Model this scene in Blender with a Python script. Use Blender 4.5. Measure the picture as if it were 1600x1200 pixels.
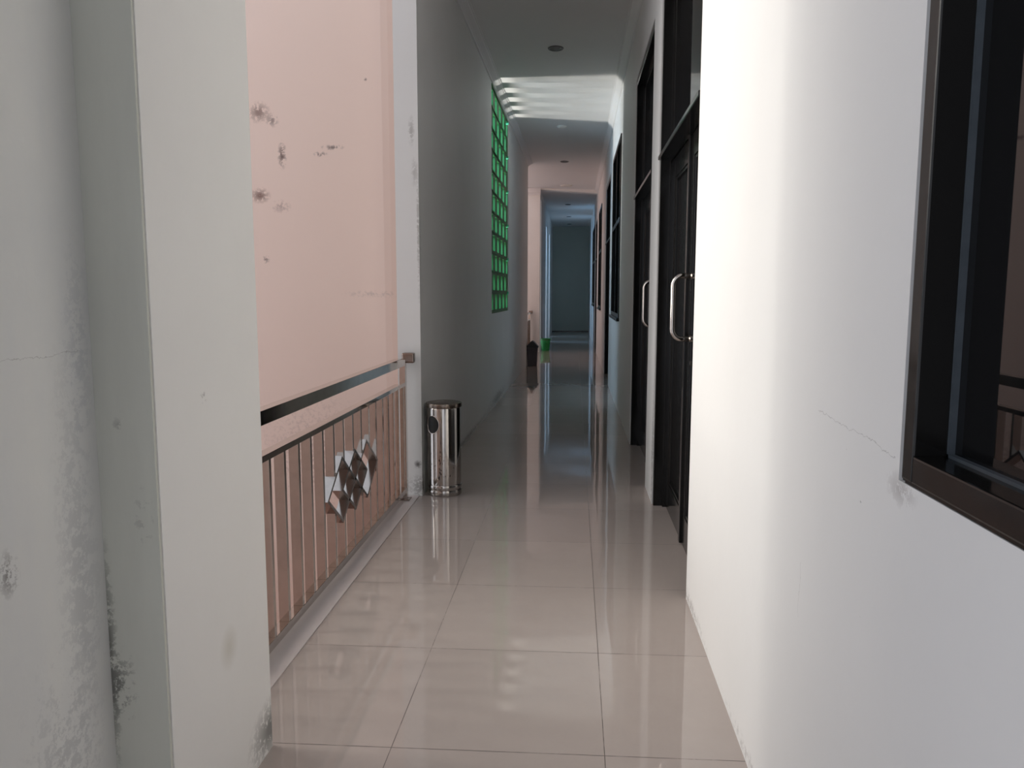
import bpy, bmesh, math, random
from mathutils import Vector, Matrix

# ------------------------------------------------------------------ scene, camera, world, lights
for o in list(bpy.data.objects):
    bpy.data.objects.remove(o)
SC = bpy.context.scene
COL = SC.collection
SC.view_settings.view_transform = 'Standard'
SC.view_settings.look = 'None'
SC.view_settings.gamma = 1.0
SC.view_settings.use_curve_mapping = False
SC.view_settings.exposure = 0.12
try:
    SC.cycles.max_bounces = 14
    SC.cycles.diffuse_bounces = 8
    SC.cycles.glossy_bounces = 6
    SC.cycles.use_denoising = True
    SC.cycles.caustics_reflective = False
    SC.cycles.sample_clamp_indirect = 6.0
except Exception:
    pass

cam = bpy.data.cameras.new('camera')
camo = bpy.data.objects.new('camera', cam)
COL.objects.link(camo)
cam.sensor_fit = 'HORIZONTAL'
cam.sensor_width = 36.0
cam.lens = 36.0 * 1205.0 / 1600.0
cam.clip_start = 0.02
# rows: world X, Y, Z axes seen from the camera (right, up, forward)
M = ((0.996752, -0.010438, -0.079851), (0.080522, 0.115032, 0.990093), (0.001149, 0.993307, -0.115498))
camo.matrix_world = Matrix(((M[0][0], M[0][1], -M[0][2], 0.0),
                            (M[1][0], M[1][1], -M[1][2], 0.0),
                            (M[2][0], M[2][1], -M[2][2], 1.25),
                            (0, 0, 0, 1)))
SC.camera = camo

W = bpy.data.worlds.new('sky')
SC.world = W
W.use_nodes = True
bg = W.node_tree.nodes['Background']
bg.inputs[0].default_value = (0.88, 0.91, 1.0, 1)
bg.inputs[1].default_value = 0.92

def area(name, loc, target, sx, sy, power, color, spread=180):
    l = bpy.data.lights.new(name, 'AREA')
    l.shape = 'RECTANGLE'; l.size = sx; l.size_y = sy
    l.energy = power; l.color = color
    l.spread = math.radians(spread)
    o = bpy.data.objects.new(name, l); COL.objects.link(o)
    o.location = loc
    d = Vector(target) - Vector(loc)
    q = d.to_track_quat('-Z', 'Y')
    o.rotation_euler = q.to_euler()
    return o

# daylight of the near light well, of the block window, of the second light well and of the far openings
for _y, _p in ((2.12, 7), (2.35, 4.5), (2.65, 4), (2.95, 4)):
    area('daylight_near_well', (-2.9, _y, 2.6), (0.47, _y + 0.1, 1.7), 0.16, 3.4, _p, (1.0, 0.94, 0.84), 90)
area('daylight_near_well', (-2.9, 3.6, 2.6), (0.47, 3.1, 1.6), 0.7, 3.4, 14, (1.0, 0.95, 0.88), 60)
area('daylight_block_window', (-7.5, 9.25, -2.7), (-0.4, 9.25, 3.4), 0.24, 7.0, 340, (1.0, 0.96, 0.88), 75)
area('daylight_block_window_sky', (-2.7, 8.0, 3.3), (0.4, 9.8, 1.2), 1.7, 1.6, 150, (0.50, 0.75, 1.0), 150)
area('daylight_second_well', (-2.6, 15.2, 2.6), (0.4, 15.2, 1.4), 1.8, 3.4, 19, (1.0, 0.76, 0.73))
area('daylight_far_opening', (-1.9, 20.6, 2.4), (0.4, 20.6, 1.8), 0.7, 2.4, 42, (0.22, 0.58, 1.0))
area('daylight_end_opening', (-1.9, 23.1, 2.4), (0.4, 23.1, 1.8), 0.7, 2.4, 34, (0.22, 0.58, 1.0))

# ------------------------------------------------------------------ helpers
def link(name, bm, mat, parent=None, smooth=False):
    me = bpy.data.meshes.new(name)
    bmesh.ops.recalc_face_normals(bm, faces=bm.faces[:])
    bm.to_mesh(me); bm.free()
    if mat: me.materials.append(mat)
    if smooth:
        for p in me.polygons: p.use_smooth = True
    o = bpy.data.objects.new(name, me); COL.objects.link(o)
    if parent: o.parent = parent
    return o

def smooth_by_angle(o, deg=35):
    me = o.data
    for p in me.polygons: p.use_smooth = True
    bm = bmesh.new(); bm.from_mesh(me)
    for e in bm.edges:
        if len(e.link_faces) == 2 and e.calc_face_angle(0) > math.radians(deg): e.smooth = False
    bm.to_mesh(me); bm.free()
    return o

def box(bm, x0, x1, y0, y1, z0, z1, bev=0.0):
    vs = [bm.verts.new((x, y, z)) for x in (x0, x1) for y in (y0, y1) for z in (z0, z1)]
    fs = [(0,1,3,2),(4,6,7,5),(0,4,5,1),(2,3,7,6),(0,2,6,4),(1,5,7,3)]
    faces = [bm.faces.new([vs[i] for i in f]) for f in fs]
    if bev > 0:
        es = list({e for f in faces for e in f.edges})
        bmesh.ops.bevel(bm, geom=es, offset=bev, segments=2, affect='EDGES', profile=0.6)
    return bm

def boxes(*bs, bev=0.0):
    bm = bmesh.new()
    for b in bs: box(bm, *b, bev=bev)
    return bm

def lathe(bm, prof, cx=0, cy=0, n=48):
    rings = []
    for r, z in prof:
        if r < 1e-5: rings.append([bm.verts.new((cx, cy, z))])
        else: rings.append([bm.verts.new((cx + r*math.cos(2*math.pi*i/n), cy + r*math.sin(2*math.pi*i/n), z)) for i in range(n)])
    for a, b in zip(rings, rings[1:]):
        for i in range(n):
            j = (i+1) % n
            if len(a) == 1 and len(b) == 1: continue
            if len(a) == 1: bm.faces.new((a[0], b[j], b[i]))
            elif len(b) == 1: bm.faces.new((a[i], a[j], b[0]))
            else: bm.faces.new((a[i], a[j], b[j], b[i]))
    return bm

def tube(bm, pts, r, n=16):
    pts = [Vector(p) for p in pts]; rings = []
    up = Vector((0, 1, 0.01)).normalized()
    for k, p in enumerate(pts):
        d = (pts[min(k+1, len(pts)-1)] - pts[max(k-1, 0)]).normalized()
        a = d.cross(up).normalized(); b = d.cross(a).normalized()
        rings.append([bm.verts.new(p + r*(math.cos(2*math.pi*i/n)*a + math.sin(2*math.pi*i/n)*b)) for i in range(n)])
    for a, b in zip(rings, rings[1:]):
        for i in range(n):
            j = (i+1) % n; bm.faces.new((a[i], a[j], b[j], b[i]))
    bm.faces.new(rings[0]); bm.faces.new(rings[-1][::-1])
    return bm

def empty(name, loc, label=None, cat=None, group=None, kind=None):
    o = bpy.data.objects.new(name, None); COL.objects.link(o)
    o.location = loc; o.empty_display_size = 0.1
    tag(o, label, cat, group, kind)
    return o

def tag(o, label=None, cat=None, group=None, kind=None):
    if label: o['label'] = label
    if cat: o['category'] = cat
    if group: o['group'] = group
    if kind: o['kind'] = kind
    return o

def shift(bm, v):
    bmesh.ops.translate(bm, vec=v, verts=bm.verts[:]); return bm

def grid_wall(bm, us, zs, openings, pos):
    """solid wall on a (u, z) grid; openings are (u0,u1,z0,z1); pos(u, z, side) -> xyz"""
    us = sorted(set(us) | {u for o in openings for u in o[:2] if us[0] < u < us[-1]})
    zs = sorted(set(zs) | {z for o in openings for z in o[2:] if zs[0] < z < zs[-1]})
    nu, nz = len(us)-1, len(zs)-1
    def fill(i, j):
        if not (0 <= i < nu and 0 <= j < nz): return False
        u = (us[i]+us[i+1])/2; z = (zs[j]+zs[j+1])/2
        return not any(o[0] < u < o[1] and o[2] < z < o[3] for o in openings)
    cache = {}
    def v(i, j, s):
        k = (i, j, s)
        if k not in cache: cache[k] = bm.verts.new(pos(us[i], zs[j], s))
        return cache[k]
    for i in range(nu):
        for j in range(nz):
            if not fill(i, j): continue
            for s in (0, 1): bm.faces.new((v(i,j,s), v(i+1,j,s), v(i+1,j+1,s), v(i,j+1,s)))
            if not fill(i-1, j): bm.faces.new((v(i,j,0), v(i,j,1), v(i,j+1,1), v(i,j+1,0)))
            if not fill(i+1, j): bm.faces.new((v(i+1,j,0), v(i+1,j,1), v(i+1,j+1,1), v(i+1,j+1,0)))
            if not fill(i, j-1): bm.faces.new((v(i,j,0), v(i,j,1), v(i+1,j,1), v(i+1,j,0)))
            if not fill(i, j+1): bm.faces.new((v(i,j+1,0), v(i,j+1,1), v(i+1,j+1,1), v(i+1,j+1,0)))
    return bm

# ------------------------------------------------------------------ materials
def base_mat(name, color, rough=0.6, metal=0.0, spec=0.5, ior=1.5):
    m = bpy.data.materials.new(name); m.use_nodes = True
    nt = m.node_tree; b = nt.nodes['Principled BSDF']
    b.inputs['Base Color'].default_value = (*color, 1)
    b.inputs['Roughness'].default_value = rough
    b.inputs['Metallic'].default_value = metal
    b.inputs['IOR'].default_value = ior
    b.inputs['Specular IOR Level'].default_value = spec
    return m, nt, b

def N(nt, t, **kw):
    n = nt.nodes.new(t)
    for k, v in kw.items():
        if k.startswith('i_'): n.inputs[k[2:].replace('_', ' ')].default_value = v
        else: setattr(n, k, v)
    return n

def math_n(nt, op, a, b=None, clamp=False):
    n = nt.nodes.new('ShaderNodeMath'); n.operation = op; n.use_clamp = clamp
    for i, x in enumerate((a, b)):
        if x is None: continue
        if hasattr(x, 'is_linked'): nt.links.new(x, n.inputs[i])
        else: n.inputs[i].default_value = x
    return n.outputs[0]

def mixc(nt, fac, a, b):
    n = nt.nodes.new('ShaderNodeMix'); n.data_type = 'RGBA'
    for s, x in ((n.inputs[0], fac), (n.inputs[6], a), (n.inputs[7], b)):
        if hasattr(x, 'is_linked'): nt.links.new(x, s)
        elif isinstance(x, (int, float)): s.default_value = x
        else: s.default_value = (*x, 1)
    return n.outputs[2]

def noise(nt, co, scale, detail=4, rough=0.6, dist=0.0):
    n = N(nt, 'ShaderNodeTexNoise'); n.inputs['Scale'].default_value = scale
    n.inputs['Detail'].default_value = detail; n.inputs['Roughness'].default_value = rough
    n.inputs['Distortion'].default_value = dist
    nt.links.new(co, n.inputs['Vector']); return n.outputs['Fac']

def step(nt, x, lo, hi):
    n = N(nt, 'ShaderNodeMapRange'); n.clamp = True
    nt.links.new(x, n.inputs[0]); n.inputs[1].default_value = lo; n.inputs[2].default_value = hi
    return n.outputs[0]

def plaster(name, color, blotch=0.06, blotch_col=None, stains=(), bump=0.25, rough=0.55, scale=2.0, dirt=None, cracks=()):
    """painted plaster: faint blotches, hairline pits, and stains (x,y,z, rx,ry,rz, threshold, colour, strength)"""
    m, nt, b = base_mat(name, color, rough, spec=0.3)
    tc = N(nt, 'ShaderNodeTexCoord').outputs['Object']
    bc = blotch_col or tuple(c*0.8 for c in color)
    n1 = noise(nt, tc, scale, 5, 0.6)
    col = mixc(nt, math_n(nt, 'MULTIPLY', step(nt, n1, 0.4, 0.75), blotch*4, True), color, bc)
    if dirt:
        mp = N(nt, 'ShaderNodeMapping'); nt.links.new(tc, mp.inputs[0]); mp.inputs['Scale'].default_value = (5, 5, 0.9)
        n2 = noise(nt, mp.outputs[0], 1.0, 6, 0.65)
        col = mixc(nt, math_n(nt, 'MULTIPLY', step(nt, n2, 0.45, 0.72), dirt[1], True), col, dirt[0])
    # tiny specks
    n3 = noise(nt, tc, 38.0, 2, 0.5)
    col = mixc(nt, math_n(nt, 'MULTIPLY', step(nt, n3, 0.80, 0.83), 0.5), col, (0.12, 0.11, 0.10))
    for (x, y, z, rx, ry, rz, th, c, st) in stains:
        mp = N(nt, 'ShaderNodeMapping'); nt.links.new(tc, mp.inputs[0])
        mp.vector_type = 'POINT'
        mp.inputs['Location'].default_value = (-x/rx, -y/ry, -z/rz)
        mp.inputs['Scale'].default_value = (1/rx, 1/ry, 1/rz)
        ln = N(nt, 'ShaderNodeVectorMath', operation='LENGTH'); nt.links.new(mp.outputs[0], ln.inputs[0])
        fall = step(nt, ln.outputs['Value'], 1.0, 0.15)
        nz = noise(nt, tc, 3.2/max(rz, rx if rx < 1 else 0, 0.02) if False else 45.0, 5, 0.75)
        f = math_n(nt, 'MULTIPLY', fall, step(nt, math_n(nt, 'ADD', nz, math_n(nt, 'MULTIPLY', fall, 0.12)), th, th+0.07))
        col = mixc(nt, math_n(nt, 'MULTIPLY', f, st), col, c)
    if cracks:
        sp = N(nt, 'ShaderNodeSeparateXYZ'); nt.links.new(tc, sp.inputs[0])
        wob = math_n(nt, 'MULTIPLY', math_n(nt, 'SUBTRACT', noise(nt, tc, 16, 4, 0.7), 0.5), 0.035)
        for (axis, a0, b0, a1, b1) in cracks:   # axis y: a is Y, b is Z; axis z: a is Z, b is Y
            ua, vb = (sp.outputs[1], sp.outputs[2]) if axis == 'y' else (sp.outputs[2], sp.outputs[1])
            k = (b1-b0)/(a1-a0)
            line = math_n(nt, 'ADD', math_n(nt, 'MULTIPLY', math_n(nt, 'SUBTRACT', ua, a0), k), b0)
            d = math_n(nt, 'ABSOLUTE', math_n(nt, 'SUBTRACT', math_n(nt, 'SUBTRACT', vb, line), wob))
            f = math_n(nt, 'MULTIPLY', math_n(nt, 'LESS_THAN', d, 0.0006), math_n(nt, 'MULTIPLY', math_n(nt, 'GREATER_THAN', ua, min(a0, a1)), math_n(nt, 'LESS_THAN', ua, max(a0, a1))))
            col = mixc(nt, math_n(nt, 'MULTIPLY', f, 0.45), col, (0.3, 0.29, 0.28))
    nt.links.new(col, b.inputs['Base Color'])
    bp = N(nt, 'ShaderNodeBump'); bp.inputs['Strength'].default_value = bump; bp.inputs['Distance'].default_value = 0.01
    nb = noise(nt, tc, 3.5, 6, 0.55)
    nt.links.new(nb, bp.inputs['Height']); nt.links.new(bp.outputs[0], b.inputs['Normal'])
    return m

WHITE = (0.72, 0.71, 0.69)
DK = (0.10, 0.085, 0.08)
GR = (0.33, 0.32, 0.30)
m_wall_r = plaster('white_plaster_right', (0.80, 0.80, 0.79), 0.03, stains=(
    (0.47, 1.13, 0.97, .3, .06, .03, .50, (0.45,0.43,0.42), .7),
    (0.47, 3.0, 0.02, .3, .5, .05, .56, (0.3,0.28,0.27), .6),
    (0.47, 1.6, 0.02, .3, .9, .04, .56, (0.3,0.28,0.27), .6),
    (0.475, 4.6, 0.3, .1, .03, .6, .50, (0.12,0.11,0.10), .9)),
    cracks=(('y', 1.155, 1.015, 1.52, 1.03), ('z', 0.58, 1.59, 0.70, 1.585)))
m_wall_l = plaster('white_plaster_corridor', (0.78, 0.78, 0.765), 0.05, stains=(
    (-0.93, 4.66, 0.06, .12, .05, .10, .50, DK, .8),
    (-0.96, 4.64, 0.20, .03, .05, .03, .46, DK, .9),
    (-0.974, 4.64, 2.21, .025, .1, .10, .50, GR, .6),
    (-0.958, 4.64, 1.97, .025, .1, .10, .50, GR, .5),
    (-0.94, 4.64, 1.6, .012, .1, .5, .52, GR, .7),
    (-0.88, 8.9, 0.06, .2, 1.1, .10, .55, (0.14,0.14,0.13), .8),
    (-0.91, 6.5, 0.02, .2, 2.2, .05, .54, (0.2,0.19,0.18), .6)))
m_pink = plaster('pink_plaster_well', (0.87, 0.69, 0.60), 0.05, blotch_col=(0.82, 0.64, 0.55), stains=(
    (-1.985, 4.85, 2.38, .085, .3, .075, .50, (0.20,0.12,0.10), .75),
    (-1.90, 4.85, 2.33, .05, .3, .05, .52, (0.19,0.13,0.12), .7),
    (-1.843, 4.85, 2.12, .035, .3, .10, .52, (0.14,0.09,0.08), .9),
    (-1.60, 4.85, 2.12, .06, .3, .02, .54, (0.16,0.12,0.11), .8),
    (-1.52, 4.85, 2.16, .09, .3, .02, .55, (0.16,0.12,0.11), .8),
    (-1.995, 4.85, 1.87, .075, .3, .055, .47, (0.20,0.11,0.09), .85),
    (-1.86, 4.85, 1.80, .08, .3, .05, .55, (0.3,0.2,0.19), .5),
    (-1.97, 4.85, 1.47, .03, .3, .03, .52, (0.16,0.11,0.10), .8),
    (-1.30, 4.85, 2.565, .012, .3, .012, .40, (0.16,0.11,0.10), .8),
    (-1.65, 4.85, 0.2, .5, .3, .5, .57, (0.45,0.33,0.30), .5),
    (-1.28, 4.85, 1.25, .25, .3, .03, .56, (0.5,0.4,0.37), .5)))
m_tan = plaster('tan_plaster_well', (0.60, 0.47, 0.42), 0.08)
m_pillar = plaster('white_plaster_pillar', (0.84, 0.83, 0.80), 0.05, stains=(
    (-0.825, 1.95, 0.06, .3, .16, .10, .47, (0.10,0.10,0.09), .8),
    (-0.825, 1.72, 0.40, .3, .05, .06, .30, (0.56,0.53,0.44), .5),
    (-0.825, 1.65, 1.02, .3, .02, .02, .58, DK, .6)))
m_strip = plaster('plaster_painted_shade', (0.60, 0.61, 0.55), 0.06, stains=(
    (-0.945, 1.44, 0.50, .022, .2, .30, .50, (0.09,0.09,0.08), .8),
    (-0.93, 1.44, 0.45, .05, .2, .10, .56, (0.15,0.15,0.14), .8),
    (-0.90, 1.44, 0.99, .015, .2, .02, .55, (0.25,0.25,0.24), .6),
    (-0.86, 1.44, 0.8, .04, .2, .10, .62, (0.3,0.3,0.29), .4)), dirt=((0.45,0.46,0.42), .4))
m_stained = plaster('stained_grey_plaster', (0.72, 0.72, 0.69), 0.07, blotch_col=(0.58, 0.60, 0.62), bump=0.5, stains=(
    (-0.945, 1.36, 0.7, .3, .08, .55, .54, (0.35,0.36,0.37), .35),
    (-0.945, 1.28, 0.35, .3, .13, .30, .56, (0.32,0.33,0.34), .4),
    (-0.945, 1.40, 1.15, .3, .05, .25, .54, (0.38,0.40,0.43), .35),
    (-0.945, 1.18, 0.78, .3, .03, .05, .52, DK, .7)),
    dirt=((0.62,0.64,0.66), .35), scale=4.0, cracks=(('y', 1.10, 1.135, 1.40, 1.145),))
m_ceiling = plaster('painted_ceiling', (0.80, 0.80, 0.80), 0.02, bump=0.05)
m_cornice = plaster('painted_cornice', (0.80, 0.80, 0.80), 0.02, bump=0.05)
m_back = plaster('end_wall_paint', (0.56, 0.60, 0.54), 0.05)
m_lower = plaster('lower_storey_screed', (0.62, 0.50, 0.45), 0.05)

m_black, _nt, _b = base_mat('black_gloss_paint', (0.008, 0.0075, 0.007), 0.22, spec=0.35)
_tc = N(_nt, 'ShaderNodeTexCoord').outputs['Object']
_r = step(_nt, noise(_nt, _tc, 30, 4), 0.2, 0.9)
_nt.links.new(math_n(_nt, 'ADD', math_n(_nt, 'MULTIPLY', _r, 0.12), 0.08), _b.inputs['Roughness'])
m_bead, _nt, _b = base_mat('grey_rubber_bead', (0.07, 0.085, 0.10), 0.45)
_nt.links.new(mixc(_nt, noise(_nt, N(_nt,'ShaderNodeTexCoord').outputs['Object'], 25), (0.04,0.05,0.06), (0.10,0.12,0.14)), _b.inputs['Base Color'])
m_glass, _nt, _b = base_mat('opaque_black_glass', (0.004, 0.0045, 0.005), 0.015)  # opaque pane, the dark room behind is put into its colour
_nt.links.new(mixc(_nt, noise(_nt, N(_nt,'ShaderNodeTexCoord').outputs['Object'], 2), (0.003,0.003,0.003), (0.006,0.006,0.007)), _b.inputs['Base Color'])
def steel(name, col, rough, dirt=0.0):
    m, nt, b = base_mat(name, col, rough, metal=1.0)
    tc = N(nt, 'ShaderNodeTexCoord').outputs['Object']
    n = noise(nt, tc, 14, 5, 0.7)
    nt.links.new(mixc(nt, math_n(nt, 'MULTIPLY', step(nt, n, 0.45, 0.75), 0.5+dirt, True), col, tuple(c*0.72 for c in col)), b.inputs['Base Color'])
    nt.links.new(math_n(nt, 'ADD', math_n(nt, 'MULTIPLY', n, 0.10), rough), b.inputs['Roughness'])
    return m
m_steel = steel('polished_stainless_steel', (0.66, 0.61, 0.565), 0.05)
m_steel_d = steel('dull_stainless_steel', (0.30, 0.24, 0.21), 0.18)
m_steel_m = steel('ornament_steel', (0.42, 0.40, 0.38), 0.10)
m_lid = steel('tarnished_steel_lid', (0.24, 0.20, 0.17), 0.22)
m_can = steel('mirror_steel_sheet', (0.52, 0.49, 0.46), 0.04, 0.2)
# water spots on the can
_nt = m_can.node_tree; _b = _nt.nodes['Principled BSDF']
_tc = N(_nt, 'ShaderNodeTexCoord').outputs['Object']
_mp = N(_nt, 'ShaderNodeMapping'); _nt.links.new(_tc, _mp.inputs[0]); _mp.inputs['Scale'].default_value = (60, 60, 28)
_sp = step(_nt, noise(_nt, _mp.outputs[0], 1.0, 3), 0.62, 0.66)
_sep = N(_nt, 'ShaderNodeSeparateXYZ'); _nt.links.new(_tc, _sep.inputs[0])
_zone = math_n(_nt, 'MULTIPLY', step(_nt, _sep.outputs[2], 0.36, 0.28), step(_nt, _sep.outputs[2], 0.06, 0.12))
_old = _b.inputs['Base Color'].links[0].from_socket
_nt.links.new(mixc(_nt, math_n(_nt, 'MULTIPLY', _sp, _zone), _old, (0.06, 0.05, 0.045)), _b.inputs['Base Color'])
m_hole, _nt, _b = base_mat('painted_dark_opening', (0.006, 0.006, 0.006), 0.6)
_nt.links.new(mixc(_nt, noise(_nt, N(_nt,'ShaderNodeTexCoord').outputs['Object'], 20), (0.004,)*3, (0.01,)*3), _b.inputs['Base Color'])
def plastic(name, a, c, rough=0.4):
    m, nt, b = base_mat(name, a, rough)
    nt.links.new(mixc(nt, noise(nt, N(nt,'ShaderNodeTexCoord').outputs['Object'], 12), a, c), b.inputs['Base Color'])
    return m
m_bin = plastic('dark_grey_plastic', (0.055, 0.045, 0.05), (0.075, 0.062, 0.068))
m_binlid = plastic('black_plastic', (0.012, 0.012, 0.013), (0.02, 0.02, 0.022))
m_green = plastic('green_bucket_plastic', (0.02, 0.30, 0.07), (0.03, 0.36, 0.09))
m_block = plastic('green_painted_block', (0.012, 0.12, 0.028), (0.02, 0.17, 0.045), 0.45)
m_lampring = plastic('brushed_lamp_ring', (0.10, 0.10, 0.10), (0.16, 0.16, 0.16), 0.3)
m_lampin = plastic('lamp_reflector', (0.20, 0.20, 0.20), (0.28, 0.28, 0.28), 0.25)
m_lampwhite = plastic('white_lamp_cover', (0.75, 0.73, 0.68), (0.8, 0.78, 0.74), 0.4)

# glossy floor tiles, 60 cm, thin grout lines worn in places
m_floor, nt, b = base_mat('polished_beige_tile', (0.50, 0.44, 0.40), 0.04, ior=1.55)
tc = N(nt, 'ShaderNodeTexCoord').outputs['Object']
sep = N(nt, 'ShaderNodeSeparateXYZ'); nt.links.new(tc, sep.inputs[0])
X, Y = sep.outputs[0], sep.outputs[1]
def gridline(v, off, size, half):
    u = math_n(nt, 'DIVIDE', math_n(nt, 'SUBTRACT', v, off), size)
    d = math_n(nt, 'MULTIPLY', math_n(nt, 'ABSOLUTE', math_n(nt, 'SUBTRACT', u, math_n(nt, 'ROUND', u))), size)
    return step(nt, d, half*1.25, half*0.75), u
gx, ux = gridline(X, 0.0945, 0.589, 0.0011)
Ys = math_n(nt, 'SUBTRACT', Y, math_n(nt, 'MULTIPLY', X, 0.016))
gy, uy = gridline(Ys, 1.985, 0.6075, 0.0014)
wear = step(nt, noise(nt, tc, 5.0, 3, 0.6), 0.30, 0.5)
g = math_n(nt, 'MULTIPLY', math_n(nt, 'MAXIMUM', gx, gy), wear)
cell = N(nt, 'ShaderNodeCombineXYZ')
nt.links.new(math_n(nt, 'FLOOR', ux), cell.inputs[0]); nt.links.new(math_n(nt, 'FLOOR', uy), cell.inputs[1])
wn = N(nt, 'ShaderNodeTexWhiteNoise'); nt.links.new(cell.outputs[0], wn.inputs[0])
ctile = mixc(nt, wn.outputs[0], (0.42, 0.365, 0.335), (0.46, 0.40, 0.365))
ctile = mixc(nt, math_n(nt, 'MULTIPLY', step(nt, noise(nt, tc, 9, 5, 0.7), 0.4, 0.8), 0.25), ctile, (0.38, 0.32, 0.29))
nt.links.new(mixc(nt, g, ctile, (0.10, 0.08, 0.075)), b.inputs['Base Color'])
nt.links.new(math_n(nt, 'ADD', math_n(nt, 'MULTIPLY', noise(nt, tc, 6, 4), 0.06), math_n(nt, 'MULTIPLY', g, 0.4)), b.inputs['Roughness'])
bp = N(nt, 'ShaderNodeBump'); bp.inputs['Strength'].default_value = 0.04; bp.inputs['Distance'].default_value = 0.02
nt.links.new(noise(nt, tc, 2.2, 2), bp.inputs['Height']); nt.links.new(bp.outputs[0], b.inputs['Normal'])

m_floor_band = plastic('pale_floor_strip', (0.60, 0.54, 0.52), (0.66, 0.60, 0.58), 0.22)

# ------------------------------------------------------------------ the shell
XR = 0.472                                   # right wall face
def XL(y): return -0.934 + 0.0119*(y - 4.64)  # left corridor wall face
def ZC(x): return 3.47 - 0.035*x              # ceiling height, a little out of level

Y0, Y1 = -4.0, 26.25
def struct(name, bm, mat):
    o = link(name, bm, mat); o['kind'] = 'structure'; return o

# openings in the right wall (y0, y1, z0, z1)
D1 = (3.118, 4.575, -0.3, 3.06)
D2 = (5.0, 6.44, -0.3, 2.93)
W1 = (-0.32, 1.139, 0.983, 2.93)
W2 = (8.30, 9.95, 1.0, 2.91)
D3 = (10.75, 12.25, -0.3, 2.88)
W3 = (14.05, 15.55, 1.0, 2.86)
D4 = (16.9, 18.2, -0.3, 2.88)
W4 = (18.8, 20.7, 1.0, 2.9)
bm = grid_wall(bmesh.new(), [Y0, Y1], [-0.3, 3.7], [D1, D2, W1, W2, D3, W3, D4, W4], lambda u, z, s: (XR + s*0.18, u, z))
struct('wall_right', bm, m_wall_r)

struct('floor', boxes((-1.065, 0.66, Y0, 16.8, -0.3, 0.0), (-0.95, 0.66, 16.8, Y1, -0.3, 0.0), (-1.3, -1.065, Y0, 1.44, -0.3, 0.0)), m_floor)
struct('floor_band', boxes((-1.066, -0.952, 1.962, 4.638, 0.0, 0.004), bev=0.001), m_floor_band)  # thin paler strip laid over the floor along the railing
bm = bmesh.new()
def slab(bm, x0, x1, y0, y1, th=0.2, dz=0.0):
    vs = []
    for z_off in (0, th):
        for (x, y) in ((x0, y0), (x1, y0), (x1, y1), (x0, y1)):
            vs.append(bm.verts.new((x, y, ZC(x) + dz + z_off)))
    for f in ((0,1,2,3), (7,6,5,4), (0,4,5,1), (1,5,6,2), (2,6,7,3), (3,7,4,0)): bm.faces.new([vs[i] for i in f])
slab(bm, -0.945, 0.66, Y0, 13.65); slab(bm, -1.3, -0.945, Y0, 1.96); slab(bm, -1.06, -0.945, 4.64, 13.65); slab(bm, -1.06, 0.66, 13.65, 16.8)
struct('ceiling', bm, m_ceiling)
struct('ceiling_far', boxes((-1.6, 0.66, 17.0, Y1, 3.50, 3.70)), m_ceiling)

# beam across the corridor at the second light well
bm = bmesh.new()
vs = [bm.verts.new(p) for p in ((-1.1,16.8,3.50),(0.66,16.8,3.37),(0.66,17.0,3.37),(-1.1,17.0,3.50),(-1.1,16.8,3.72),(0.66,16.8,3.72),(0.66,17.0,3.72),(-1.1,17.0,3.72))]
for f in ((0,1,2,3),(7,6,5,4),(0,4,5,1),(1,5,6,2),(2,6,7,3),(3,7,4,0)): bm.faces.new([vs[i] for i in f])
struct('trim_1', bm, m_pillar)

# left corridor wall with the block window
WG = (8.32, 10.16, 1.04, 3.445)
bm = grid_wall(bmesh.new(), [4.64, 6.5, 11.5, 13.65], [-0.3, 3.70], [WG], lambda u, z, s: (XL(u) - s*0.142, u, z))
struct('wall_left', bm, m_wall_l)

# near left: stained wall beside the camera, then the protruding pillar
bm = grid_wall(bmesh.new(), [0.95, 1.44], [-0.3, 3.70], [], lambda u, z, s: (-0.945 - s*0.3, u, z))
struct('wall_near_left', bm, m_stained)
bm = bmesh.new(); box(bm, -1.25, -0.825, 1.446, 1.960, -0.3, 3.7)
bmesh.ops.bevel(bm, geom=[e for e in bm.edges if abs(e.verts[0].co.z - e.verts[1].co.z) > 1 and e.verts[0].co.x > -1], offset=0.004, segments=2, affect='EDGES')
struct('wall_pillar', bm, m_pillar)
struct('pillar_shade_sheet', boxes((-0.946, -0.8265, 1.440, 1.447, -0.0, 3.5)), m_strip)  # pillar's camera-facing side, its shade put into a darker plaster colour

# the first light well: end wall with its splayed edge, near wall, outer wall with a tall opening
bm = bmesh.new()
prof = [(-3.2, 4.85), (-1.20, 4.85), (-1.16, 4.86), (-1.076, 4.90), (-1.076, 5.1), (-3.2, 5.1)]
lo = [bm.verts.new((x, y, -3.4)) for x, y in prof]; hi = [bm.verts.new((x, y, 5.2)) for x, y in prof]
for i in range(len(prof)):
    j = (i+1) % len(prof); bm.faces.new((lo[i], lo[j], hi[j], hi[i]))
bm.faces.new(lo); bm.faces.new(hi[::-1])
struct('wall_well_end', bm, m_pink)
struct('wall_well_near', boxes((-3.2, -1.25, 1.76, 1.96, -3.4, 3.7), (-1.25, -1.07, 1.76, 1.96, -3.4, -0.3)), m_tan)
struct('wall_well_outer', boxes((-3.2, -3.02, 1.96, 4.85, -3.4, -0.8)), m_pink)
struct('wall_well_inner', boxes((-1.0, -0.9, 1.96, 4.85, -3.4, -0.3)), m_pink)
struct('floor_lower', boxes((-3.2, -0.9, 1.76, 5.1, -3.6, -3.4)), m_lower)

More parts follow.
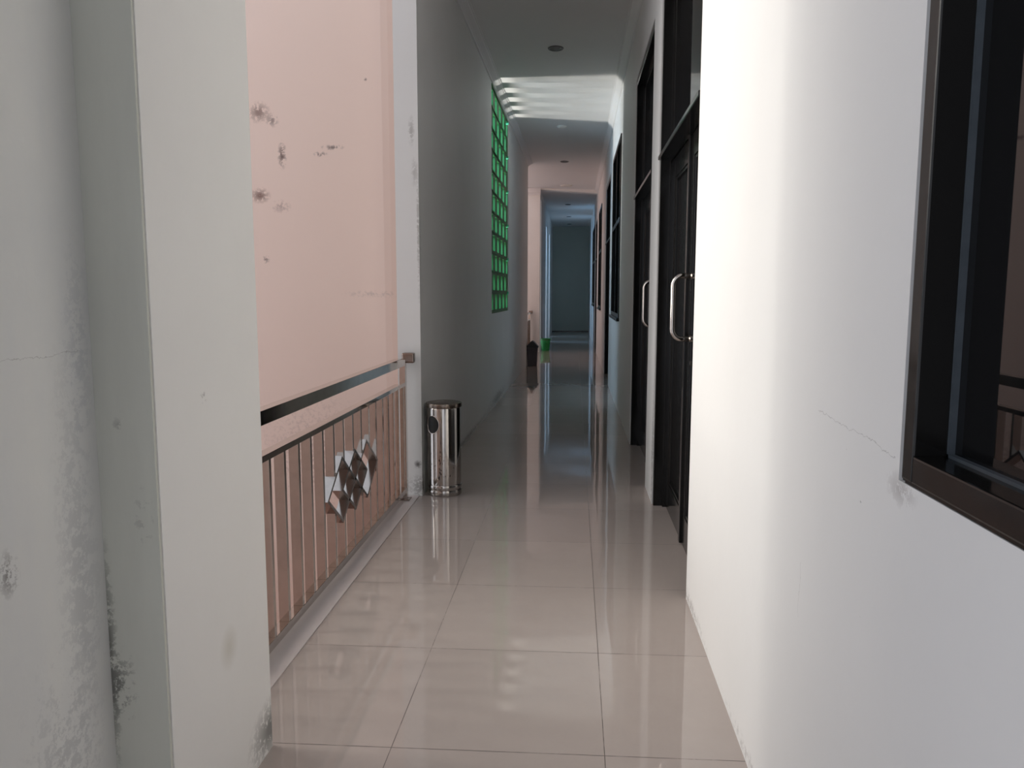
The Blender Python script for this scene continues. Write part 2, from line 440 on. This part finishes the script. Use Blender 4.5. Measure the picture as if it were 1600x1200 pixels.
# second light well
bm = boxes((-3.2, -0.757, 16.8, 17.0, -3.4, 4.6))
struct('wall_second_well_end', bm, m_pillar)
struct('wall_second_well_outer', boxes((-3.2, -3.02, 13.65, 16.8, -3.4, 4.6)), m_pink)
struct('wall_second_well_near', boxes((-3.2, -1.1, 13.45, 13.65, -3.4, 4.6)), m_pink)
struct('trim_3', boxes((-1.10, -0.745, 16.74, 16.80, 3.40, 3.50), (-1.10, -0.750, 16.77, 16.80, 3.36, 3.40)), m_cornice)

# far left side: wall pieces and piers between openings
bm = grid_wall(bmesh.new(), [17.0, 26.25], [-0.3, 3.6], [(17.05, 17.35, 0, 3.3), (20.3, 20.8, 0, 3.0), (22.8, 23.3, 0, 3.0)],
               lambda u, z, s: (-0.757 - s*0.25, u, z))
struct('wall_far_left', bm, m_wall_l)
struct('wall_back', boxes((-1.1, 0.66, 26.25, 26.45, -0.3, 3.7)), m_back)
struct('baseboard_back', boxes((-0.757, XR, 26.235, 26.25, 0, 0.025)), m_black)

# cornices
def cornice(name, pts, y0, y1, xf, mat):
    """pts: (offset from the wall, drop below the ceiling)"""
    bm = bmesh.new()
    rings = []
    for y in (y0, y1):
        rings.append([bm.verts.new((xf(y, d), y, ZC(xf(y, d)) - h)) for d, h in pts])
    n = len(pts)
    for i in range(n):
        j = (i+1) % n; bm.faces.new((rings[0][i], rings[0][j], rings[1][j], rings[1][i]))
    bm.faces.new(rings[0]); bm.faces.new(rings[1][::-1])
    return struct(name, bm, mat)
PR = [(0, -0.01), (0.085, -0.01), (0.085, 0.006), (0.072, 0.010), (0.068, 0.016), (0.035, 0.030), (0.018, 0.040), (0.014, 0.050), (0, 0.052)]
cornice('trim_4', PR, 4.64, 13.65, lambda y, d: XL(y) + d, m_cornice)
PR2 = [(0, -0.01), (0.075, -0.01), (0.075, 0.008), (0.062, 0.012), (0.058, 0.02), (0.03, 0.045), (0.016, 0.06), (0.012, 0.072), (0, 0.075)]
cornice('trim_5', PR2, Y0, 16.8, lambda y, d: XR - d, m_cornice)

# ------------------------------------------------------------------ right-hand windows and doors
def window(name, op, label=None, depth=0.052, fw=0.05, mull=(), trans=None, proud=0.004, lip=0.0, bw=0.007):
    y0, y1, z0, z1 = op
    r = empty(name, (XR, (y0+y1)/2, z0), kind='structure')
    inv = Vector((-XR, -(y0+y1)/2, -z0))
    def add(n, bm, mat, par=r):
        return link(n, shift(bm, inv), mat, par)
    x0 = XR - proud; xb = XR + 0.09
    e = 0.001
    fr = boxes((x0, xb, y0+lip, y0+fw, z0+lip*0.4, z1-lip), (x0, xb, y1-fw, y1-lip, z0+lip*0.4, z1-lip),
               (x0, xb, y0+fw, y1-fw, z0+lip*0.4, z0+fw*0.9), (x0, xb, y0+fw, y1-fw, z1-fw, z1-lip), bev=0.003)
    if lip:
        g = boxes((XR+0.006, xb, y0-e, y0+lip, z0-e, z1+e), (XR+0.006, xb, y1-lip, y1+e, z0-e, z1+e),
                  (XR+0.002, xb, y0+lip, y1-lip, z0-e, z0+lip*0.4), (XR+0.006, xb, y0+lip, y1-lip, z1-lip, z1+e))
        add('sealant_edge', g, m_black)
    add('frame', fr, m_black)
    ya, yb, za, zb = y0+fw, y1-fw, z0+fw*0.9, z1-fw
    cuts = [ya] + list(mull) + [yb]
    zc = [za] + ([trans] if trans else []) + [zb]
    if trans: add('transom_bar', boxes((x0+0.004, xb-0.01, ya, yb, trans-0.025, trans+0.025), bev=0.003), m_black)
    for m_ in mull: add('mullion', boxes((x0+0.006, xb-0.012, m_-0.022, m_+0.022, za, zb), bev=0.003), m_black)
    xg = XR + depth
    add('pane', boxes((xg, xg+0.006, ya, yb, za, zb)), m_glass)
    bd = bmesh.new()
    for i in range(len(cuts)-1):
        for j in range(len(zc)-1):
            a = cuts[i] + (0.022 if i else 0); b2 = cuts[i+1] - (0.022 if i < len(cuts)-2 else 0)
            c = zc[j] + (0.025 if j else 0); d = zc[j+1] - (0.025 if j < len(zc)-2 else 0)
            for bx in ((a, a+bw, c, d), (b2-bw, b2, c, d), (a, b2, c, c+bw), (a, b2, d-bw, d)):
                box(bd, xg-0.009, xg, *bx)
    add('glazing_bead', bd, m_bead)
    return r, add

window('window_1', W1, depth=0.05, lip=0.017, bw=0.0045)
def sash_window(name, op, trans):
    y0, y1, z0, z1 = op
    m = (y0+y1)/2
    r, add = window(name, op, depth=0.06, mull=(m,), trans=trans, proud=0.012)
    add('sill', boxes((XR-0.03, XR+0.09, y0-0.03, y1+0.03, z0-0.035, z0-0.001), bev=0.004), m_black)
sash_window('window_2', W2, 2.05)
sash_window('window_3', W3, 2.05)
sash_window('window_4', W4, 2.05)

def door(name, op, handle_y, handle_leaf=1, trans=2.04):
    y0, y1, z0, z1 = op
    z0 = 0.0
    mid = (y0+y1)/2
    r = empty(name, (XR, mid, 0), kind='structure')
    inv = Vector((-XR, -mid, 0))
    def add(n, bm, mat, par=r): return link(n, shift(bm, inv), mat, par)
    xl = 0.548; jt = 0.04; x0 = XR + 0.006
    fr = bmesh.new()
    for bx in ((x0, xl+0.06, y0-0.001, y0+jt, 0, z1), (x0, xl+0.06, y1-jt, y1+0.001, 0, z1), (x0, xl+0.06, y0+jt, y1-jt, z1-jt, z1+0.001)):
        box(fr, *bx, bev=0.003)
    for bx in ((xl-0.02, xl+0.02, y1-jt-0.025, y1-jt, 0, z1-jt), (xl-0.02, xl+0.02, y0+jt, y0+jt+0.025, 0, z1-jt)):
        box(fr, *bx, bev=0.002)
    add('door_frame', fr, m_black)
    tr = bmesh.new()
    box(tr, x0-0.012, xl+0.06, y0+0.004, y1-0.004, trans-0.03, trans-0.008, bev=0.004)
    box(tr, x0+0.012, xl+0.06, y0+jt, y1-jt, trans-0.008, trans+0.018, bev=0.004)
    box(tr, x0+0.03, xl+0.06, y0+jt, y1-jt, trans+0.018, trans+0.05, bev=0.004)
    add('transom_bar', tr, m_black)
    # fanlight: frame with a centre post and a pane
    fl = bmesh.new()
    za, zb = trans+0.05, z1-jt
    for bx in ((xl-0.015, xl+0.03, y0+jt, y0+jt+0.05, za, zb), (xl-0.015, xl+0.03, y1-jt-0.05-0.06, y1-jt, za, zb),
               (xl-0.015, xl+0.03, y0+jt, y1-jt, za, za+0.035), (xl-0.015, xl+0.03, y0+jt, y1-jt, zb-0.04, zb)):
        box(fl, *bx, bev=0.003)
    f = add('fanlight_frame', fl, m_black)
    p = add('fanlight_pane', boxes((xl+0.008, xl+0.014, y0+jt+0.04, y1-jt-0.09, za+0.03, zb-0.03)), m_glass)
    # two leaves with stiles, rails and a sunk moulded panel
    for (a, b2) in ((y0+jt+0.004, mid-0.002), (mid+0.002, y1-jt-0.004)):
        lf = bmesh.new()
        st = 0.10
        zt = trans-0.034
        box(lf, xl, xl+0.04, a, a+st, 0.006, zt, bev=0.003)
        box(lf, xl, xl+0.04, b2-st, b2, 0.006, zt, bev=0.003)
        box(lf, xl, xl+0.04, a+st, b2-st, 0.006, 0.16, bev=0.003)
        box(lf, xl, xl+0.04, a+st, b2-st, zt-0.11, zt, bev=0.003)
        box(lf, xl+0.016, xl+0.03, a+st-0.01, b2-st+0.01, 0.15, zt-0.10)
        leaf = add('door_leaf', lf, m_black)
        mo = bmesh.new()
        aa, bb, cc, dd = a+st, b2-st, 0.16, zt-0.11
        w = 0.018
        for bx in ((aa, aa+w, cc, dd), (bb-w, bb, cc, dd), (aa+w, bb-w, cc, cc+w), (aa+w, bb-w, dd-w, dd)):
            box(mo, xl+0.004, xl+0.020, *bx, bev=0.005)
        ml = link('panel_moulding', shift(mo, inv), m_black, leaf)
    # overlapping strip on the meeting stiles
    add('meeting_strip', boxes((xl-0.012, xl+0.002, mid-0.022, mid+0.022, 0.006, trans-0.034), bev=0.003), m_black)
    if handle_y:
        zb_, zt_ = 1.045, 1.335
        xa = 0.4535; rr = 0.045
        pts = [(xl+0.002, handle_y, zt_), (xa+rr, handle_y, zt_)]
        pts += [(xa+rr - rr*math.sin(t), handle_y, zt_-rr + rr*math.cos(t)) for t in [k*math.pi/16 for k in range(1, 9)]]
        pts += [(xa, handle_y, zb_+rr)]
        pts += [(xa+rr - rr*math.cos(t), handle_y, zb_+rr - rr*math.sin(t)) for t in [k*math.pi/16 for k in range(1, 9)]]
        pts += [(xl+0.002, handle_y, zb_)]
        h = bmesh.new(); tube(h, pts, 0.0125, 20)
        ho = add('door_handle', h, m_steel); ho.data.polygons.foreach_set('use_smooth', [True]*len(ho.data.polygons))
        for zz in (zb_, zt_):
            e = bmesh.new(); tube(e, [(xl-0.012, handle_y, zz), (xl+0.001, handle_y, zz)], 0.016, 20)
            ro = link('handle_rose', shift(e, inv), m_steel, ho)
        kh = bmesh.new(); tube(kh, [(xl-0.006, handle_y+0.02, 0.93), (xl+0.001, handle_y+0.02, 0.93)], 0.011, 16)
        add('keyhole_cover', kh, m_steel_d)
    return r
door('door_1', D1, 3.64)
door('door_2', D2, 5.16)
door('door_3', D3, None)
door('door_4', D4, None)

# ------------------------------------------------------------------ green block window in the left wall
r = empty('window_5', (XL(9.2), 9.2, WG[2]), kind='structure')
inv = Vector((-XL(9.2), -9.2, -WG[2]))
bm = bmesh.new()
ROWS = 11; PITCH = 0.2165; zb = 1.055
slots = []
for k in range(ROWS):
    zc0 = zb + k*PITCH + 0.025
    for n_ in range(-1, 6):
        yj = (8.545 if k % 2 == 0 else 8.345) + n_*0.40     # far jamb of the slot
        a, b2 = yj-0.20, yj
        a = max(a, WG[0]+0.03); b2 = min(b2, WG[1]-0.03)
        if b2 - a > 0.04: slots.append((a, b2, zc0, zc0+0.168))
us = sorted({WG[0], WG[1]} | {s for q in slots for s in q[:2]})
grid_wall(bm, [WG[0], WG[1]], [WG[2], WG[3]], slots, lambda u, z, s: (XL(u) - 0.012 - s*0.05, u, z))
link('block_screen', shift(bm, inv), m_block, r)
# the thin raised joints between blocks
bm = bmesh.new()
for k in range(ROWS+1):
    z = zb + k*PITCH
    z2 = min(z+0.008, WG[3]-0.002)
    if z < z2:
        box(bm, XL(9.2)-0.016, XL(9.2)-0.006, WG[0]+0.002, WG[1]-0.002, z, z2)
link('block_joint', shift(bm, inv), m_block, r)
tabs = bmesh.new()  # small paler green pieces spaced up the window's far edge
for k in range(6):
    z = 1.25 + k*0.43
    box(tabs, XL(10.12)-0.05, XL(10.12)+0.006, 10.10, 10.13, z, z+0.035, bev=0.003)
link('edge_tab', shift(tabs, inv), plastic('pale_green_tab', (0.10,0.62,0.36), (0.15,0.7,0.42)), r)

# ------------------------------------------------------------------ railings
def ribbon_loop(bm, pts, x0, x1, t):
    """closed flat-bar outline in the YZ plane, thickness t, running from x0 to x1"""
    c = Vector((sum(p[0] for p in pts)/len(pts), sum(p[1] for p in pts)/len(pts)))
    n = len(pts); outer = []; inner = []
    for i in range(n):
        p = Vector(pts[i]); a = Vector(pts[i-1]); b2 = Vector(pts[(i+1) % n])
        d1 = (p-a).normalized(); d2 = (b2-p).normalized()
        n1 = Vector((d1.y, -d1.x)); n2 = Vector((d2.y, -d2.x))
        m_ = (n1+n2).normalized(); k = t/2/max(m_.dot(n1), 0.2)
        outer.append(p + m_*k); inner.append(p - m_*k)
    V = {}
    for nm, L in (('o', outer), ('i', inner)):
        for s, x in ((0, x0), (1, x1)):
            V[nm, s] = [bm.verts.new((x, q.x, q.y)) for q in L]
    for i in range(n):
        j = (i+1) % n
        bm.faces.new((V['o',0][i], V['o',0][j], V['o',1][j], V['o',1][i]))
        bm.faces.new((V['i',0][j], V['i',0][i], V['i',1][i], V['i',1][j]))
        bm.faces.new((V['o',0][j], V['o',0][i], V['i',0][i], V['i',0][j]))
        bm.faces.new((V['o',1][i], V['o',1][j], V['i',1][j], V['i',1][i]))
    return bm

XF = -1.030   # face of the railing towards the corridor
def railing(name, y0, yp, bal_ys, diamonds, label, xf=XF):
    r = empty(name, (xf, (y0+yp)/2, 0), label, 'railing', 'stainless steel railings along the corridor edge')
    inv = Vector((-xf, -(y0+yp)/2, 0))
    def add(n, bm, mat=m_steel, par=r): return link(n, shift(bm, inv), mat, par)
    add('handrail', boxes((xf-0.045, xf, y0, yp+0.005, 0.815, 0.865), bev=0.002))
    add('middle_rail', boxes((xf-0.042, xf, y0, yp-0.02, 0.690, 0.713), bev=0.0015))
    add('bottom_rail', boxes((xf-0.042, xf, y0, yp-0.02, 0.022, 0.055), bev=0.0015))
    po = add('post', boxes((xf-0.014, xf+0.024, yp-0.02, yp+0.018, 0.004, 0.862), bev=0.0015))
    link('base_flange', shift(boxes((xf-0.03, xf+0.042, yp-0.036, yp+0.034, 0.0, 0.010), bev=0.002), inv), m_steel_d, po)
    br = boxes((xf-0.004, xf+0.072, yp+0.005, yp+0.055, 0.838, 0.900), bev=0.010)
    add('wall_bracket', br, m_steel_d)
    add('bracket_stub', boxes((xf-0.01, xf+0.03, yp+0.05, yp+0.098, 0.850, 0.885), bev=0.003), m_steel_d)
    def spans(y):
        zs = []
        for (yc, zc, hw, hh) in diamonds:
            d = abs(y - yc)
            if d < hw: zs.append((zc - hh*(1-d/hw), zc + hh*(1-d/hw)))
        return zs
    for y in bal_ys:
        S = spans(y)
        bm = bmesh.new()
        if S:
            lo_, hi_ = min(s[0] for s in S), max(s[1] for s in S)
            box(bm, xf-0.040, xf-0.002, y-0.0095, y+0.0095, 0.055, lo_, bev=0.001)
            up = bmesh.new(); box(up, xf-0.040, xf-0.002, y-0.0095, y+0.0095, hi_, 0.690, bev=0.001)
            add('baluster', up)
        else:
            box(bm, xf-0.040, xf-0.002, y-0.0095, y+0.0095, 0.055, 0.690, bev=0.001)
        add('baluster', bm)
    for (yc, zc, hw, hh) in diamonds:
        bm = ribbon_loop(bmesh.new(), [(yc-hw, zc), (yc, zc+hh), (yc+hw, zc), (yc, zc-hh)], xf-0.043, xf+0.004, 0.014)
        add('diamond_ornament', bm, m_steel_m)
    return r
bal = [2.10 + 0.1405*k for k in range(18)]
bal = [y for y in bal if y < 4.47]
railing('stair_railing', 1.96, 4.545, [2.10,2.24,2.38,2.512,2.648,2.792,2.925,3.07,3.215,3.355,3.505,3.645,3.79,3.93,4.075,4.20,4.335,4.455],
        [(3.305, 0.380, 0.204, 0.145), (3.508, 0.378, 0.204, 0.140), (3.712, 0.383, 0.204, 0.140)],
        'steel railing with vertical bars and three diamonds beside the cylindrical bin')
railing('stair_railing', 13.66, 16.70, [13.85+0.145*k for k in range(20)], [(15.1, 0.38, .2, .14), (15.3, 0.38, .2, .14), (15.5, 0.38, .2, .14)],
        'distant steel railing behind the black peaked-lid bin', xf=-0.975)

# ------------------------------------------------------------------ bins and bucket
cx, cy = -0.8085, 4.722
t = empty('steel_trash_can', (cx, cy, 0), 'cylindrical polished steel bin with side hole beside the white wall corner', 'trash can')
bm = bmesh.new()
lathe(bm, [(0, 0.004), (0.100, 0.004), (0.107, 0.0), (0.109, 0.004), (0.109, 0.032), (0.1075, 0.036), (0.1045, 0.037), (0.1045, 0.041), (0.107, 0.042), (0.108, 0.046),
           (0.108, 0.066), (0.1065, 0.069), (0.1045, 0.070), (0.1045, 0.0735), (0.106, 0.0745), (0.106, 0.545), (0.104, 0.552), (0, 0.552)], n=64)
smooth_by_angle(link('can_body', bm, m_can, t), 40)
bm = bmesh.new()
lathe(bm, [(0.0, 0.553), (0.108, 0.553), (0.112, 0.556), (0.113, 0.563), (0.113, 0.574), (0.111, 0.580), (0.100, 0.583), (0.085, 0.585), (0.02, 0.5865), (0, 0.5865)], n=64)
smooth_by_angle(link('can_lid', bm, m_lid, t), 40)
# the hole: a bent oval plate painted black for the dark inside, with a rolled rim
def bent_oval(bm, th0, zc, ra, rz, R0, R1, n=40, rim=False):
    ring0 = []; ring1 = []
    for i in range(n):
        a = 2*math.pi*i/n
        for ring, k, R in ((ring0, 1.0, R0), (ring1, 1.12, R1)):
            th = th0 + k*ra*math.cos(a)/R0; z = zc + k*rz*math.sin(a)
            ring.append(bm.verts.new((R*math.cos(th), R*math.sin(th), z)))
    return ring0, ring1
th0 = math.atan2(-4.72, 0.8085) - math.radians(43)
bm = bmesh.new()
a0 = []
rows = []
for j in range(9):
    k = j/8
    rows.append([bm.verts.new((0.1068*math.cos(th0+k*0.049*math.cos(2*math.pi*i/36)/0.106), 0.1068*math.sin(th0+k*0.049*math.cos(2*math.pi*i/36)/0.106), 0.452+k*0.056*math.sin(2*math.pi*i/36))) for i in range(36)] if j else None)
c0 = bm.verts.new((0.1068*math.cos(th0), 0.1068*math.sin(th0), 0.452))
for i in range(36):
    bm.faces.new((c0, rows[1][i], rows[1][(i+1) % 36]))
    for j in range(1, 8):
        bm.faces.new((rows[j][i], rows[j+1][i], rows[j+1][(i+1) % 36], rows[j][(i+1) % 36]))
link('can_hole', bm, m_hole, t)
bm = bmesh.new()
rm = []
for i in range(48):
    a = 2*math.pi*i/48
    q = []
    for s in range(6):
        bb = 2*math.pi*s/6
        k = 1 + 0.05*math.cos(bb); R = 0.1070 + 0.0022*math.sin(bb)
        th = th0 + k*0.049*math.cos(a)/0.106
        q.append(bm.verts.new((R*math.cos(th), R*math.sin(th), 0.452 + k*0.056*math.sin(a))))
    rm.append(q)
for i in range(48):
    for s in range(6):
        bm.faces.new((rm[i][s], rm[(i+1) % 48][s], rm[(i+1) % 48][(s+1) % 6], rm[i][(s+1) % 6]))
link('hole_rim', bm, m_steel, t, smooth=True)

# black bin with a peaked swing lid
t = empty('swing_lid_bin', (-0.733, 13.56, 0), 'dark plastic bin with black peaked lid at far end of left wall', 'trash can')
bm = bmesh.new()
def frustum(bm, w0, d0, z0, w1, d1, z1):
    lo_ = [bm.verts.new((sx*w0, sy*d0, z0)) for sx, sy in ((-1,-1),(1,-1),(1,1),(-1,1))]
    hi_ = [bm.verts.new((sx*w1, sy*d1, z1)) for sx, sy in ((-1,-1),(1,-1),(1,1),(-1,1))]
    bm.faces.new(lo_[::-1]); bm.faces.new(hi_)
    for i in range(4):
        j = (i+1) % 4; bm.faces.new((lo_[i], lo_[j], hi_[j], hi_[i]))
frustum(bm, 0.080, 0.080, 0, 0.094, 0.094, 0.325)
bmesh.ops.bevel(bm, geom=bm.edges[:], offset=0.008, segments=2, affect='EDGES')
link('bin_body', bm, m_bin, t)
bm = bmesh.new()
prof = [(-0.108, 0.325), (-0.108, 0.340), (-0.03, 0.425), (0.0, 0.440), (0.03, 0.425), (0.108, 0.340), (0.108, 0.325)]
a_ = [bm.verts.new((x, -0.1, z)) for x, z in prof]; b_ = [bm.verts.new((x, 0.1, z)) for x, z in prof]
for i in range(len(prof)):
    j = (i+1) % len(prof); bm.faces.new((a_[i], a_[j], b_[j], b_[i]))
bm.faces.new(a_); bm.faces.new(b_[::-1])
link('bin_lid', bm, m_binlid, t)

t = empty('green_bucket', (-0.640, 17.25, 0), 'green ribbed plastic bucket beyond the white pillar', 'bucket')
bm = bmesh.new()
prof = [(0, 0.004), (0.082, 0.004), (0.084, 0.0), (0.088, 0.010), (0.090, 0.045), (0.094, 0.047), (0.094, 0.054), (0.091, 0.056), (0.101, 0.15), (0.104, 0.17), (0.107, 0.172), (0.107, 0.178), (0.104, 0.18),
        (0.109, 0.255), (0.118, 0.258), (0.120, 0.264), (0.118, 0.27), (0.108, 0.27), (0.104, 0.262), (0.086, 0.02), (0, 0.02)]
lathe(bm, prof, n=48)
smooth_by_angle(link('bucket_body', bm, m_green, t), 40)
bm = bmesh.new()
tube(bm, [(0.118*math.cos(a), -0.118*abs(math.sin(a))*0.95 - 0.004, 0.262 - 0.02*math.sin(a)) for a in [math.pi*k/16 for k in range(17)]], 0.003, 8)
link('bucket_handle', bm, m_steel_d, t)

# ------------------------------------------------------------------ ceiling lamps
def downlight(x, y, z, R, label, kind='dark'):
    r = empty('ceiling_light', (x, y, z), label, 'ceiling light', 'round lamps along the corridor ceiling')
    bm = bmesh.new()
    if kind == 'dark':
        lathe(bm, [(R, 0.0), (R, -0.006), (R*0.93, -0.011), (R*0.80, -0.010), (R*0.74, -0.004), (R*0.74, 0.0)], n=40)
        smooth_by_angle(link('lamp_ring', bm, m_lampring, r), 30)
        bm = bmesh.new()
        lathe(bm, [(R*0.74, -0.005), (R*0.62, -0.001), (R*0.45, -0.0035), (R*0.40, -0.009), (R*0.15, -0.014), (0, -0.0145)], n=40)
        smooth_by_angle(link('lamp_reflector', bm, m_lampin, r), 50)
    else:
        lathe(bm, [(R, 0.0), (R, -0.012), (R*0.95, -0.016), (R*0.9, -0.016)], n=40)
        smooth_by_angle(link('lamp_ring', bm, m_lampwhite, r), 30)
        bm = bmesh.new()
        lathe(bm, [(R*0.9, -0.014), (R*0.8, -0.022), (R*0.5, -0.028), (0, -0.030)], n=40)
        smooth_by_angle(link('lamp_cover', bm, m_lampwhite, r), 50)
    return r
xl_ = -0.195
for (y, R, k, lab) in ((7.33, 0.072, 'dark', 'dark recessed round ceiling lamp nearest the camera'),
                       (10.62, 0.065, 'white', 'pale flush ceiling lamp in the streaked light by the green window'),
                       (13.38, 0.072, 'dark', 'dark recessed ceiling lamp just before the pinkish ceiling'),
                       (16.25, 0.125, 'white', 'wide white round ceiling lamp just before the beam'),
                       (19.85, 0.072, 'dark', 'dark ceiling lamp first beyond the beam'),
                       (22.9, 0.072, 'dark', 'dark ceiling lamp second beyond the beam'),
                       (25.3, 0.072, 'dark', 'dark ceiling lamp closest to the end wall')):
    downlight(xl_, y, (ZC(xl_) if y < 16.8 else 3.50), R, lab, k)
